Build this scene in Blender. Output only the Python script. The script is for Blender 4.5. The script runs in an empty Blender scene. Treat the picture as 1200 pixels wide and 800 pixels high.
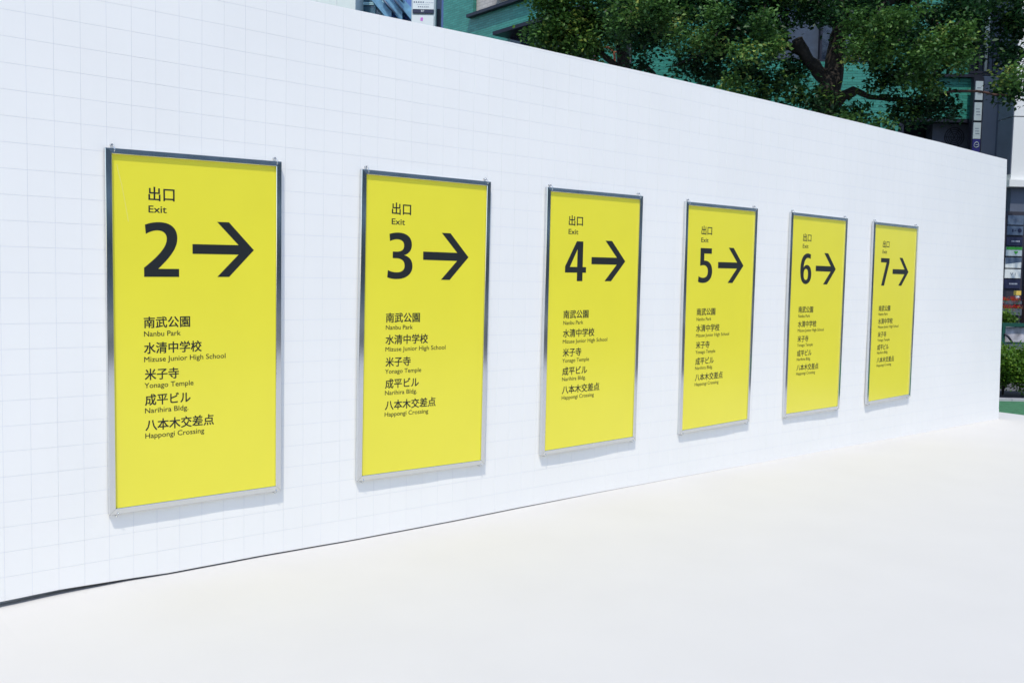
import bpy, math, random
import numpy as np
from mathutils import Matrix, Vector
random.seed(7); rng = np.random.default_rng(11)
SC = bpy.context.scene; COL = SC.collection

# ------------------------------------------------------------------ camera
FPX, YAW, PIT, ROL, DIST = 1117.0, 0.706359, 0.067972, 0.021898, 4.746129
ZS = 0.04                                   # lifts the fitted datum so that the white floor lies at about z = 0
CZ = 1.508496 + ZS
F0 = np.array([math.sin(YAW), math.cos(YAW), 0.]); R0 = np.array([math.cos(YAW), -math.sin(YAW), 0.]); UP = np.array([0, 0, 1.])
FW = math.cos(PIT)*F0 - math.sin(PIT)*UP; U1 = math.sin(PIT)*F0 + math.cos(PIT)*UP
RT = math.cos(ROL)*R0 + math.sin(ROL)*U1; UR = -math.sin(ROL)*R0 + math.cos(ROL)*U1
CAM = np.array([0., -DIST, CZ])
cd = bpy.data.cameras.new('camera'); cam = bpy.data.objects.new('camera', cd); COL.objects.link(cam)
cd.sensor_width = 36.0; cd.lens = FPX/1200*36.0; cd.clip_start = 0.05; cd.clip_end = 2000
cam.matrix_world = Matrix(((RT[0], UR[0], -FW[0], CAM[0]), (RT[1], UR[1], -FW[1], CAM[1]), (RT[2], UR[2], -FW[2], CAM[2]), (0, 0, 0, 1)))
SC.camera = cam

# ------------------------------------------------------------------ sky, sun, exposure
SUNDIR = Vector((0.033, 0.030, -0.082)).normalized()          # the way the light travels
SELEV = math.asin(-SUNDIR.z)
w = bpy.data.worlds.new('World'); SC.world = w; w.use_nodes = True
nt = w.node_tree; bg = nt.nodes['Background']
sky = nt.nodes.new('ShaderNodeTexSky'); sky.sky_type = 'NISHITA'; sky.sun_disc = False
sky.sun_elevation = SELEV; sky.sun_rotation = math.atan2(-SUNDIR.x, -SUNDIR.y)
sky.air_density = 1.0; sky.dust_density = 0.6; sky.ozone_density = 1.0
nt.links.new(sky.outputs[0], bg.inputs[0]); bg.inputs[1].default_value = 0.15
sd = bpy.data.lights.new('sun', 'SUN'); sd.energy = 2.0; sd.angle = math.radians(0.5); sd.color = (1.0, 0.935, 0.815)
sun = bpy.data.objects.new('sun', sd); COL.objects.link(sun)
sun.rotation_euler = SUNDIR.to_track_quat('-Z', 'Y').to_euler(); sun.location = (-8, -10, 20)
SC.view_settings.view_transform = 'Standard'; SC.view_settings.look = 'None'
SC.view_settings.exposure = 0.59; SC.view_settings.gamma = 1.0; SC.view_settings.use_curve_mapping = False
SC.render.resolution_x = 1024; SC.render.resolution_y = 682
SC.cycles.max_bounces = 8; SC.cycles.diffuse_bounces = 4; SC.cycles.transparent_max_bounces = 8

# ------------------------------------------------------------------ helpers
def tag(o, label=None, cat=None, group=None, kind=None):
    for k, v in (('label', label), ('category', cat), ('group', group), ('kind', kind)):
        if v: o[k] = v
    return o
def empty(name, label, cat, loc=(0, 0, 0), rz=0.0, group=None):
    o = bpy.data.objects.new(name, None); COL.objects.link(o); o.location = loc; o.rotation_euler = (0, 0, rz)
    o.empty_display_size = 0.1
    return tag(o, label, cat, group)
class MB:
    def __init__(s, off=(0, 0, 0), fn=None):
        s.v = []; s.f = []; s.uv = []; s.off = off; s.fn = fn; s.smooth = []
    def _p(s, p):
        if s.fn: p = s.fn(*p)
        return (p[0]-s.off[0], p[1]-s.off[1], p[2]-s.off[2])
    def poly(s, pts, uv=None, smooth=False):
        i = len(s.v); s.v += [s._p(p) for p in pts]; s.f.append(tuple(range(i, i+len(pts))))
        s.uv.append(uv if uv else [(p[0], p[2]) for p in pts]); s.smooth.append(smooth)
    def box(s, x0, x1, y0, y1, z0, z1):
        c = [(x, y, z) for z in (z0, z1) for y in (y0, y1) for x in (x0, x1)]
        i = len(s.v); s.v += [s._p(p) for p in c]
        for q in ((0, 1, 5, 4), (1, 3, 7, 5), (3, 2, 6, 7), (2, 0, 4, 6), (4, 5, 7, 6), (2, 3, 1, 0)):
            s.f.append(tuple(i+k for k in q)); P = [c[k] for k in q]
            if len({p[1] for p in P}) == 1: s.uv.append([(p[0], p[2]) for p in P])
            elif len({p[0] for p in P}) == 1: s.uv.append([(p[1], p[2]) for p in P])
            else: s.uv.append([(p[0], p[1]) for p in P])
            s.smooth.append(False)
    def prism(s, outline, y0, y1):                 # outline in x,z (counter-clockwise seen from -y), extruded in y
        n = len(outline)
        s.poly([(x, y0, z) for x, z in outline]); s.poly([(x, y1, z) for x, z in reversed(outline)])
        for k in range(n):
            a, b = outline[k], outline[(k+1) % n]
            s.poly([(a[0], y0, a[1]), (a[0], y1, a[1]), (b[0], y1, b[1]), (b[0], y0, b[1])])
    def tube(s, pts, rad, n=8, cap=True):
        pts = [Vector(p) for p in pts]; rings = []
        if not hasattr(rad, '__len__'): rad = [rad]*len(pts)
        for k, p in enumerate(pts):
            d = (pts[min(k+1, len(pts)-1)]-pts[max(k-1, 0)]).normalized()
            a = d.cross(Vector((0.31, 0.17, 0.93)))
            if a.length < .05: a = d.cross(Vector((1, 0, 0)))
            a.normalize(); b = d.cross(a)
            rings.append([p+(a*math.cos(2*math.pi*j/n)+b*math.sin(2*math.pi*j/n))*rad[k] for j in range(n)])
        i = len(s.v); s.v += [s._p(tuple(q)) for r in rings for q in r]
        for k in range(len(pts)-1):
            for j in range(n):
                s.f.append((i+k*n+j, i+k*n+(j+1) % n, i+(k+1)*n+(j+1) % n, i+(k+1)*n+j))
                s.uv.append([(j/n, k), ((j+1)/n, k), ((j+1)/n, k+1), (j/n, k+1)]); s.smooth.append(True)
        if cap:
            s.f.append(tuple(i+j for j in reversed(range(n)))); s.uv.append([(0, 0)]*n); s.smooth.append(False)
            e = i+(len(pts)-1)*n; s.f.append(tuple(e+j for j in range(n))); s.uv.append([(0, 0)]*n); s.smooth.append(False)
    def build(s, name, mat, parent=None, bevel=0):
        me = bpy.data.meshes.new(name); me.from_pydata(s.v, [], s.f)
        uvl = me.uv_layers.new(name='UVMap'); flat = [c for f in s.uv for p in f for c in p]
        uvl.data.foreach_set('uv', flat); me.polygons.foreach_set('use_smooth', s.smooth)
        me.materials.append(mat); me.update()
        o = bpy.data.objects.new(name, me); COL.objects.link(o)
        if parent: o.parent = parent
        if bevel:
            b = o.modifiers.new('bevel', 'BEVEL'); b.width = bevel; b.segments = 2; b.limit_method = 'ANGLE'
        return o

# ------------------------------------------------------------------ materials
def nodes(m): return m.node_tree.nodes, m.node_tree.links
def mat(name, col, rough=0.6, metal=0.0, var=0.0, vscale=3.0, bump=0.0, bscale=40.0, coat=0.0, spec=0.5, dirt=None, coord='Object'):
    m = bpy.data.materials.new(name); m.use_nodes = True; N, L = nodes(m); P = N['Principled BSDF']
    P.inputs['Base Color'].default_value = (*col, 1); P.inputs['Roughness'].default_value = rough
    P.inputs['Metallic'].default_value = metal; P.inputs['Specular IOR Level'].default_value = spec
    P.inputs['Coat Weight'].default_value = coat
    tc = N.new('ShaderNodeTexCoord')
    if var:
        n = N.new('ShaderNodeTexNoise'); n.inputs['Scale'].default_value = vscale; n.inputs['Detail'].default_value = 5
        L.new(tc.outputs[coord], n.inputs['Vector'])
        mx = N.new('ShaderNodeMix'); mx.data_type = 'RGBA'
        mx.inputs[6].default_value = (*[c*(1-var) for c in col], 1); mx.inputs[7].default_value = (*[min(c*(1+var), 1) for c in col], 1)
        mr = N.new('ShaderNodeMapRange'); mr.inputs[1].default_value = .3; mr.inputs[2].default_value = .7
        L.new(n.outputs[0], mr.inputs[0]); L.new(mr.outputs[0], mx.inputs[0]); L.new(mx.outputs[2], P.inputs['Base Color'])
    if bump:
        n2 = N.new('ShaderNodeTexNoise'); n2.inputs['Scale'].default_value = bscale; n2.inputs['Detail'].default_value = 4
        L.new(tc.outputs[coord], n2.inputs['Vector']); b = N.new('ShaderNodeBump'); b.inputs['Strength'].default_value = bump; b.inputs['Distance'].default_value = .01
        L.new(n2.outputs[0], b.inputs['Height']); L.new(b.outputs[0], P.inputs['Normal'])
    return m
def brick_mat(name, c1, c2, cm, bw, bh, mortar=.006, rough=.35, bump=.6):
    m = bpy.data.materials.new(name); m.use_nodes = True; N, L = nodes(m); P = N['Principled BSDF']
    uv = N.new('ShaderNodeUVMap'); br = N.new('ShaderNodeTexBrick'); L.new(uv.outputs[0], br.inputs['Vector'])
    br.inputs['Scale'].default_value = 1; br.inputs['Brick Width'].default_value = bw; br.inputs['Row Height'].default_value = bh
    br.inputs['Mortar Size'].default_value = mortar; br.inputs['Mortar Smooth'].default_value = .2; br.inputs['Bias'].default_value = 0
    br.inputs['Color1'].default_value = (*c1, 1); br.inputs['Color2'].default_value = (*c2, 1); br.inputs['Mortar'].default_value = (*cm, 1)
    n = N.new('ShaderNodeTexNoise'); n.inputs['Scale'].default_value = .9; L.new(uv.outputs[0], n.inputs['Vector'])
    hs = N.new('ShaderNodeHueSaturation'); mr = N.new('ShaderNodeMapRange'); mr.inputs[3].default_value = .75; mr.inputs[4].default_value = 1.25
    L.new(n.outputs[0], mr.inputs[0]); L.new(mr.outputs[0], hs.inputs['Value']); L.new(br.outputs[0], hs.inputs['Color'])
    L.new(hs.outputs[0], P.inputs['Base Color']); P.inputs['Roughness'].default_value = rough
    b = N.new('ShaderNodeBump'); b.invert = True; b.inputs['Strength'].default_value = bump; b.inputs['Distance'].default_value = .01
    L.new(br.outputs['Fac'], b.inputs['Height']); L.new(b.outputs[0], P.inputs['Normal'])
    return m
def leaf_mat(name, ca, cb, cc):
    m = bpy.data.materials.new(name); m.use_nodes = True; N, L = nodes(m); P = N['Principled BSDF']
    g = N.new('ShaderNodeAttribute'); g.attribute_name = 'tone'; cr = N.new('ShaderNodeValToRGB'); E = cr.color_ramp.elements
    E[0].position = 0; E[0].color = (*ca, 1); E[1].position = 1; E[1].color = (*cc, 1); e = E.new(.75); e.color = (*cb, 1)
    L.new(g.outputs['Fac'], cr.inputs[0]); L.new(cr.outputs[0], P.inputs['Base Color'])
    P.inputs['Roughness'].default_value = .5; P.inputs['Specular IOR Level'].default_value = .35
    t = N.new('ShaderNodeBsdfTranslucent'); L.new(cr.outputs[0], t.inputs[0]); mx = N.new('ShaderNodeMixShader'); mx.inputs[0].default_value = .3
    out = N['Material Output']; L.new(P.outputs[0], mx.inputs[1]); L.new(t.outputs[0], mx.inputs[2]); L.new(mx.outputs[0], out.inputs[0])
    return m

M = {}
M['tile'] = mat('white_tile', (.90, .892, .862), .75, var=.012, vscale=1.3, spec=.2)
M['grout'] = mat('grout', (.75, .77, .83), .9)
M['core'] = mat('wall_backing', (.72, .73, .75), .8)
M['dark_base'] = mat('dark_base', (.03, .03, .045), .8)
M['sheet'] = mat('white_sheet', (.59, .578, .556), 1.0, var=.012, vscale=2.0, spec=.0, bump=.08, bscale=6)
M['print'] = mat('black_print', (.006, .009, .010), .5)
M['steel'] = None
def steel():
    m = bpy.data.materials.new('brushed_steel'); m.use_nodes = True; N, L = nodes(m); P = N['Principled BSDF']
    P.inputs['Metallic'].default_value = 1; P.inputs['Base Color'].default_value = (.70, .72, .74, 1)
    tc = N.new('ShaderNodeTexCoord'); n = N.new('ShaderNodeTexNoise'); n.inputs['Scale'].default_value = 6; n.inputs['Detail'].default_value = 6
    L.new(tc.outputs['Object'], n.inputs['Vector']); mr = N.new('ShaderNodeMapRange'); mr.inputs[3].default_value = .07; mr.inputs[4].default_value = .15
    L.new(n.outputs[0], mr.inputs[0]); L.new(mr.outputs[0], P.inputs['Roughness'])
    n2 = N.new('ShaderNodeTexNoise'); n2.inputs['Scale'].default_value = 2.2; L.new(tc.outputs['Object'], n2.inputs['Vector'])
    b = N.new('ShaderNodeBump'); b.inputs['Strength'].default_value = .05; b.inputs['Distance'].default_value = .01
    L.new(n2.outputs[0], b.inputs['Height']); L.new(b.outputs[0], P.inputs['Normal'])
    return m
M['steel'] = steel()
def yellow():
    m = mat('yellow_panel', (.89, .80, .04), .30, var=.02, vscale=2.0, spec=.6, coat=.5)
    m.node_tree.nodes['Principled BSDF'].inputs['Coat Roughness'].default_value = .22
    N, L = nodes(m); P = N['Principled BSDF']
    tc = N.new('ShaderNodeTexCoord'); n = N.new('ShaderNodeTexNoise'); n.inputs['Scale'].default_value = 1.6; n.inputs['Detail'].default_value = 2
    L.new(tc.outputs['Object'], n.inputs['Vector']); b = N.new('ShaderNodeBump'); b.inputs['Strength'].default_value = .25; b.inputs['Distance'].default_value = .02
    L.new(n.outputs[0], b.inputs['Height']); L.new(b.outputs[0], P.inputs['Normal'])
    return m
M['yellow'] = yellow()
M['scratch'] = mat('scratch', (.88, .85, .35), .5)
M['green_brick'] = brick_mat('green_glazed_brick', (.028, .21, .165), (.05, .29, .23), (.02, .12, .10), .24, .068)
M['cream_brick'] = brick_mat('cream_tile', (.52, .48, .44), (.6, .55, .5), (.35, .32, .3), .24, .09)
M['dark_metal'] = mat('dark_metal', (.018, .02, .035), .45, metal=.3, var=.15)
M['navy_glass'] = mat('navy_glass', (.008, .012, .03), .06, spec=.8)
M['curtain'] = mat('curtain', (.05, .075, .12), .8, var=.2, vscale=4)
M['grey_render'] = mat('grey_render', (.19, .215, .28), .7, var=.08, vscale=1.2, bump=.2)
M['grey_side'] = mat('grey_wall_and_shade', (.10, .12, .17), .6, var=.08)  # grey of the rear wall, also the shade painted on the white return
M['white_render'] = mat('white_render', (.74, .75, .74), .7, var=.03, vscale=.8)
M['pale_render'] = mat('pale_render', (.70, .76, .72), .8, var=.03)
M['blue_wall'] = mat('blue_wall', (.115, .20, .46), .7, var=.05)
M['teal_glass'] = mat('teal_glass', (.03, .10, .15), .08, spec=.9)
M['teal_frame'] = mat('teal_frame', (.42, .68, .75), .5, var=.05)
M['stair_panel'] = mat('stair_panel', (.14, .32, .48), .3, var=.25, vscale=5)
M['white_sign'] = mat('white_sign', (.72, .76, .75), .5)
M['pale_sign'] = mat('pale_sign', (.42, .50, .54), .5)
M['navy_sign'] = mat('navy_sign', (.015, .02, .06), .5)
M['violet_sign'] = mat('violet_sign', (.02, .02, .16), .5)
M['pink'] = mat('pink_print', (.60, .17, .58), .5)
M['grey_print'] = mat('grey_print', (.12, .15, .22), .6)
M['pale_print'] = mat('pale_print', (.40, .44, .52), .6)
M['green_print'] = mat('green_print', (.03, .28, .03), .6)
M['slate_sign'] = mat('slate_sign', (.09, .13, .20), .5)
M['bark'] = mat('bark', (.030, .024, .020), .9, var=.4, vscale=8, bump=.8, bscale=25)
M['twig'] = mat('red_brown_bark', (.085, .045, .035), .9, var=.2, vscale=8)
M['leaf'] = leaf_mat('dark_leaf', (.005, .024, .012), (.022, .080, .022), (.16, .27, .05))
M['leaf_lit'] = leaf_mat('sunlit_leaf', (.016, .065, .020), (.10, .22, .045), (.50, .54, .14))  # brighter leaf copy for the front sprays, sunlight put into the colour
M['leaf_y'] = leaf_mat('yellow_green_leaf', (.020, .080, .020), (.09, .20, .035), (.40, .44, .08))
M['hedge'] = leaf_mat('hedge_leaf', (.04, .11, .012), (.11, .23, .02), (.26, .38, .04))
M['flower'] = leaf_mat('red_flower', (.35, .01, .01), (.6, .03, .02), (.7, .08, .03))
M['turf'] = mat('artificial_turf', (.045, .17, .075), .9, var=.25, vscale=12, bump=.8, bscale=160)
M['paving'] = mat('grey_paving', (.10, .10, .105), .9, var=.15, vscale=1.5, bump=.2)
M['kerb'] = mat('stone_kerb', (.42, .42, .44), .8, var=.1)
M['green_rail'] = mat('green_rail', (.012, .075, .055), .4)
M['marble'] = mat('marble_banner', (.50, .48, .52), .6, var=.55, vscale=6)
M['slate'] = mat('slate_ledge', (.07, .09, .12), .6, var=.1)
M['planter'] = mat('grey_planter', (.10, .12, .14), .7)
M['brown_wood'] = mat('dark_brown_wood', (.05, .022, .025), .6, var=.2)
M['rust'] = mat('orange_brown_paint', (.30, .085, .035), .6, var=.2)
M['lantern_y'] = mat('yellow_shade', (.75, .52, .10), .6)
M['lantern_w'] = mat('white_shade', (.72, .72, .72), .6)
M['plastic'] = mat('grey_plastic', (.10, .11, .15), .6)
M['opp_wall'] = mat('opposite_concrete', (.52, .62, .68), .8, var=.15, vscale=.6)
M['opp_glass'] = mat('opposite_glass', (.06, .08, .09), .3)
M['opp_band'] = mat('opposite_band', (.22, .27, .29), .7)

# ------------------------------------------------------------------ wall surface profiles
PX0, PIT_T, ZB = 1.1442, 0.116, -0.0305+ZS
TOPX = [-3, 1.0, 2.54, 3.33, 3.99, 5.12, 6.78, 8.11, 9.77, 11.43, 12]
TOPZ = [2.945, 2.958, 2.9738, 2.9876, 2.9977, 3.0040, 3.0055, 2.999, 2.9867, 2.9658, 2.96]
BOTX = [-3, 0.6, 1.007, 1.28, 1.6, 1.79, 2.26, 2.79, 3.39, 4.08, 5.16, 7, 12]
BOTZ = [-.022, -.024, -.0257, -.0187, -.028, -.036, -.0339, -.0405, -.0395, -.0342, -.0283, -.030, -.035]
GAP = [.02, .028, .030, .025, .012, .0095, .009, .008, .0075, .007, .0025, .0002, .0002]
ztop = lambda x: float(np.interp(x, TOPX, TOPZ))+ZS
zbot = lambda x: float(np.interp(x, BOTX, BOTZ))+ZS
zfloor = lambda x: float(np.interp(x, BOTX, [b-g for b, g in zip(BOTZ, GAP)]))+ZS
def xend(z): return 11.60 - 0.055*max(0, min(z, 3.1))
def wob(x, z):                              # the fabric-thin skin is not quite flat
    return .0030*math.sin(2.3*x+1.1*z+.4)*math.sin(1.7*z-.8*x+1.3)+.0019*math.sin(6.1*x+.9)*math.sin(4.3*z+2.1*x)+.0006*math.sin(17*x+3*z)

# ------------------------------------------------------------------ ground
def sheet_obj():
    xs = list(np.arange(-6, 0.5, .5))+list(np.arange(.5, 6, .12))+list(np.arange(6, 12.0, .5))+[12.2]
    ys = [-11.5, -9.5, -8, -6, -4, -3, -2.2, -1.6, -1.1, -.8, -.5, -.3, -.15, -.05, .0, .06, .12, .2, .34]
    mb = MB(); nx, ny = len(xs), len(ys); zz = {}
    edge = lambda x, y: x if x < 12.1 else 12.22+.31*(min(y, .3))*.35
    P = [[(edge(x, y), y, zfloor(x)*math.exp(-(y/.6)**2)) for x in xs] for y in ys]
    for j in range(ny-1):
        for i in range(nx-1):
            mb.poly([P[j][i], P[j][i+1], P[j+1][i+1], P[j+1][i]], smooth=True)
    return mb.build('white_floor', M['sheet'])
tag(sheet_obj(), kind='structure')
g = MB(); g.poly([(-300, -300, -.03), (300, -300, -.03), (300, 300, -.03), (-300, 300, -.03)])
tag(g.build('ground', M['paving']), kind='structure')

# ------------------------------------------------------------------ the white tiled wall
wall = empty('tiled_wall', 'long white wall of square tiles carrying the six yellow exit signs', 'wall', (5, 0.03, 0))
OW = (5, 0.03, 0)
X_L = -2.0
def wall_front(mb, yoff):
    zs = np.linspace(0, 1, 34); xs = np.arange(X_L, 11.75, .1)
    def P(x, t):
        z = zbot(x)+.004+(ztop(x)-.003-zbot(x)-.004)*t; return (min(x, xend(z)-.002), wob(x, z)+yoff, z)
    for a, b in zip(xs[:-1], xs[1:]):
        for c, d in zip(zs[:-1], zs[1:]):
            q = [P(a, c), P(b, c), P(b, d), P(a, d)]
            if q[0][0] >= q[1][0]-1e-6 and q[3][0] >= q[2][0]-1e-6: continue
            mb.poly(q, smooth=True)
mb = MB(OW); wall_front(mb, .0012); mb.build('grout', M['grout'], wall)
mb = MB(OW)
n = 28
for k in range(n):
    a = X_L+(11.40-X_L)*k/n; b = X_L+(11.40-X_L)*(k+1)/n
    mb.poly([(a, .008, zfloor(a)+.05), (b, .008, zfloor(b)+.05), (b, .008, ztop(b)-.004), (a, .008, ztop(a)-.004)])
    mb.poly([(b, .06, zfloor(b)-.05), (a, .06, zfloor(a)-.05), (a, .06, ztop(a)-.004), (b, .06, ztop(b)-.004)])
    mb.poly([(a, .008, ztop(a)-.004), (b, .008, ztop(b)-.004), (b, .06, ztop(b)-.004), (a, .06, ztop(a)-.004)])
mb.poly([(11.40, .008, 0), (11.585, .008, 0), (11.585, .06, 0), (11.40, .06, 0)])
mb.poly([(11.40, .008, 0), (11.585, .008, 0), (11.42, .008, 3.0), (11.40, .008, 3.0)])
mb.poly([(11.585, .008, 0), (11.585, .06, 0), (11.42, .06, 3.0), (11.42, .008, 3.0)])
mb.poly([(11.585, .06, 0), (11.40, .06, 0), (11.40, .06, 3.0), (11.42, .06, 3.0)])
mb.poly([(X_L, .06, -.02), (X_L, .008, -.02), (X_L, .008, ztop(X_L)-.004), (X_L, .06, ztop(X_L)-.004)])
mb.build('backing_board', M['core'], wall)
mb = MB(OW); mb.box(X_L+.02, 11.38, .07, .10, -.09, .06); mb.build('base_rail', M['dark_base'], wall)

def tile_geo(mb, c, r):
    j = .0007
    x0 = PX0+c*PIT_T+j; x1 = PX0+(c+1)*PIT_T-j; z0 = ZB+r*PIT_T+j; z1 = ZB+(r+1)*PIT_T-j
    if x1 < X_L: return False
    x0 = max(x0, X_L)
    xm = (x0+x1)/2
    if r == 0: z0 = None
    if ZB+r*PIT_T > ztop(xm)-.012: return False
    if x0 > xend((z0 or 0))-.01: return False
    tp = ZB+(r+1)*PIT_T > ztop(xm)-.012
    def pt(x, t):
        zb = zbot(x) if z0 is None else z0
        zt = ztop(x) if tp else z1
        z = zb+(zt-zb)*t; xx = min(x, xend(z)); return (xx, z)
    G = [[pt(x, t) for x in (x0, xm, x1)] for t in (0, .5, 1)]
    i = len(mb.v)
    o = mb.off
    for row in G:
        for (x, z) in row: mb.v.append((x-o[0], wob(x, z)-o[1], z-o[2]))
    for jy in range(2):
        for ix in range(2):
            k = i+jy*3+ix; mb.f.append((k, k+1, k+4, k+3)); mb.uv.append([(0, 0)]*4); mb.smooth.append(False)
    ring = [i, i+1, i+2, i+5, i+8, i+7, i+6, i+3]; b0 = len(mb.v)
    for k in ring:
        v = mb.v[k]; mb.v.append((v[0], v[1]+.004, v[2]))
    for q in range(8):
        mb.f.append((ring[q], b0+q, b0+(q+1) % 8, ring[(q+1) % 8])); mb.uv.append([(0, 0)]*4); mb.smooth.append(False)
    return True
def proj(p):
    d = np.array(p)-CAM; z = d@FW; return 600+FPX*(d@RT)/z, 400-FPX*(d@UR)/z, z
cand = []
c0 = int((X_L-PX0)/PIT_T)-1; rest = []
sign_boxes = [(1.476, 2.39), (2.88, 3.82), (4.306, 5.25), (5.74, 6.656), (7.142, 8.047), (8.516, 9.387)]
for c in range(c0, 92):
    for r in range(0, 28):
        x, z = PX0+(c+.5)*PIT_T, ZB+(r+.5)*PIT_T
        u, v, dz = proj((x, 0, z))
        vis = dz > .2 and -6 < u < 1206 and -6 < v < 806 and z < ztop(x)
        if any(a+.06 < x < b-.06 for a, b in sign_boxes) and .36 < z-ZS+.04 < 2.04: vis = False
        nrm = 1/(dz**3+1e-6)
        cand.append((-nrm if vis else 0, c, r))
cand.sort()
pick = set()
for s, c, r in cand:
    if s == 0 or len(pick) >= 298: break
    mb = MB(OW)
    if tile_geo(mb, c, r): mb.build('tile', M['tile'], wall); pick.add((c, r))
mb = MB(OW)
for s, c, r in cand:
    if (c, r) not in pick: tile_geo(mb, c, r)
tag(mb.build('tiles', M['tile'], wall), kind='stuff')

# ------------------------------------------------------------------ lettering
_txt = {}
def text_mesh(body, fit_w=None, fit_h=None, bold=.0, mono=False):
    key = (body, bold)
    sh = bold; bold = 0
    if key not in _txt:
        c = bpy.data.curves.new('t', 'FONT'); c.body = body; c.size = 1.0; c.offset = bold; c.resolution_u = 3
        o = bpy.data.objects.new('t', c); COL.objects.link(o)
        me = bpy.data.meshes.new_from_object(o.evaluated_get(bpy.context.evaluated_depsgraph_get()))
        V = np.array([v.co[:2] for v in me.vertices]); Fc = [tuple(p.vertices) for p in me.polygons]
        bpy.data.objects.remove(o); bpy.data.curves.remove(c); bpy.data.meshes.remove(me)
        if sh:                              # heavier weight: the outline printed over itself a hair to each side
            n_ = len(V); D_ = [(-sh, -sh*.6), (sh, -sh*.6), (sh, sh*.6), (-sh, sh*.6)]
            V = np.concatenate([V+np.array(d) for d in D_]); Fc = [tuple(i+n_*k for i in f) for k in range(4) for f in Fc]
        _txt[key] = (V, Fc)
    return _txt[key]
def outline_mesh(loops):
    c = bpy.data.curves.new('t', 'CURVE'); c.dimensions = '2D'; c.fill_mode = 'BOTH'
    for lp in loops:
        s = c.splines.new('POLY'); s.points.add(len(lp)-1); s.use_cyclic_u = True
        for p, q in zip(s.points, lp): p.co = (q[0], q[1], 0, 1)
    o = bpy.data.objects.new('t', c); COL.objects.link(o)
    me = bpy.data.meshes.new_from_object(o.evaluated_get(bpy.context.evaluated_depsgraph_get()))
    V = np.array([v.co[:2] for v in me.vertices]); Fc = [tuple(p.vertices) for p in me.polygons]
    bpy.data.objects.remove(o); bpy.data.curves.remove(c); bpy.data.meshes.remove(me)
    return V, Fc
def path(*segs, n=10):
    """('m',p) then ('l',p) or ('c',c1,c2,p)"""
    out = [segs[0][1]]
    for s in segs[1:]:
        if s[0] == 'l': out.append(s[1])
        else:
            a = np.array(out[-1]); b, c, d = (np.array(q) for q in s[1:])
            for k in range(1, n+1):
                t = k/n; out.append(tuple((1-t)**3*a+3*(1-t)**2*t*b+3*(1-t)*t*t*c+t**3*d))
    if out[0] == out[-1] or math.dist(out[0], out[-1]) < 1e-6: out.pop()
    return out
DIG = {
 '2': [path(('m', (0, 0)), ('l', (.655, 0)), ('l', (.655, .148)), ('l', (.262, .148)), ('c', (.42, .30), (.625, .50), (.625, .715)),
            ('c', (.625, .90), (.50, 1.0), (.30, 1.0)), ('c', (.20, 1.0), (.10, .98), (.022, .945)), ('l', (.037, .778)),
            ('c', (.11, .825), (.19, .850), (.255, .850)), ('c', (.36, .850), (.425, .795), (.425, .70)),
            ('c', (.425, .52), (.20, .33), (0, .165)))],
 '3': [path(('m', (.0, .035)), ('c', (.07, .01), (.15, 0), (.23, 0)), ('c', (.48, 0), (.64, .115), (.64, .285)),
            ('c', (.64, .41), (.56, .495), (.42, .52)), ('c', (.545, .55), (.615, .64), (.615, .745)),
            ('c', (.615, .905), (.49, 1.0), (.28, 1.0)), ('c', (.19, 1.0), (.11, .985), (.04, .962)), ('l', (.055, .81)),
            ('c', (.12, .84), (.18, .855), (.24, .855)), ('c', (.35, .855), (.415, .81), (.415, .725)),
            ('c', (.415, .63), (.34, .59), (.22, .59)), ('l', (.13, .59)), ('l', (.13, .448)), ('l', (.22, .448)),
            ('c', (.36, .448), (.435, .395), (.435, .29)), ('c', (.435, .195), (.36, .145), (.23, .145)),
            ('c', (.155, .145), (.08, .16), (.015, .19)))],
 '4': [[(.415, 0), (.61, 0), (.61, .213), (.73, .213), (.73, .355), (.61, .355), (.61, 1.0), (.385, 1.0), (0, .365), (0, .213), (.415, .213)],
       [(.415, .355), (.415, .80), (.165, .355)]],
 '5': [path(('m', (.0, .035)), ('c', (.07, .01), (.14, 0), (.22, 0)), ('c', (.48, 0), (.645, .13), (.645, .33)),
            ('c', (.645, .53), (.50, .645), (.29, .645)), ('l', (.255, .643)), ('l', (.255, .845)), ('l', (.60, .845)), ('l', (.60, 1.0)),
            ('l', (.075, 1.0)), ('l', (.075, .488)), ('c', (.13, .505), (.18, .512), (.235, .512)),
            ('c', (.365, .512), (.44, .44), (.44, .325)), ('c', (.44, .21), (.36, .148), (.23, .148)), ('c', (.15, .148), (.08, .165), (.015, .195)))],
 '6': [path(('m', (.335, 0)), ('c', (.53, 0), (.66, .13), (.66, .32)), ('c', (.66, .50), (.55, .625), (.385, .625)),
            ('c', (.30, .625), (.225, .59), (.19, .53)), ('c', (.20, .74), (.30, .855), (.43, .855)), ('c', (.49, .855), (.54, .842), (.585, .82)),
            ('l', (.595, .965)), ('c', (.54, .99), (.48, 1.0), (.42, 1.0)), ('c', (.15, 1.0), (0, .80), (0, .47)),
            ('c', (0, .16), (.12, 0), (.335, 0))),
       path(('m', (.335, .135)), ('c', (.25, .135), (.205, .21), (.205, .32)), ('c', (.205, .43), (.25, .495), (.335, .495)),
            ('c', (.42, .495), (.46, .43), (.46, .315)), ('c', (.46, .20), (.42, .135), (.335, .135)))],
 '7': [[(.085, 0), (.305, 0), (.645, .835), (.645, 1.0), (.0, 1.0), (.0, .845), (.425, .845)]],
}
ARROW = [[(0, .413), (0, .587), (.742, .587), (.392, 1.0), (.585, 1.0), (1.0, .5), (.585, 0), (.392, 0), (.742, .413)]]
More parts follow.
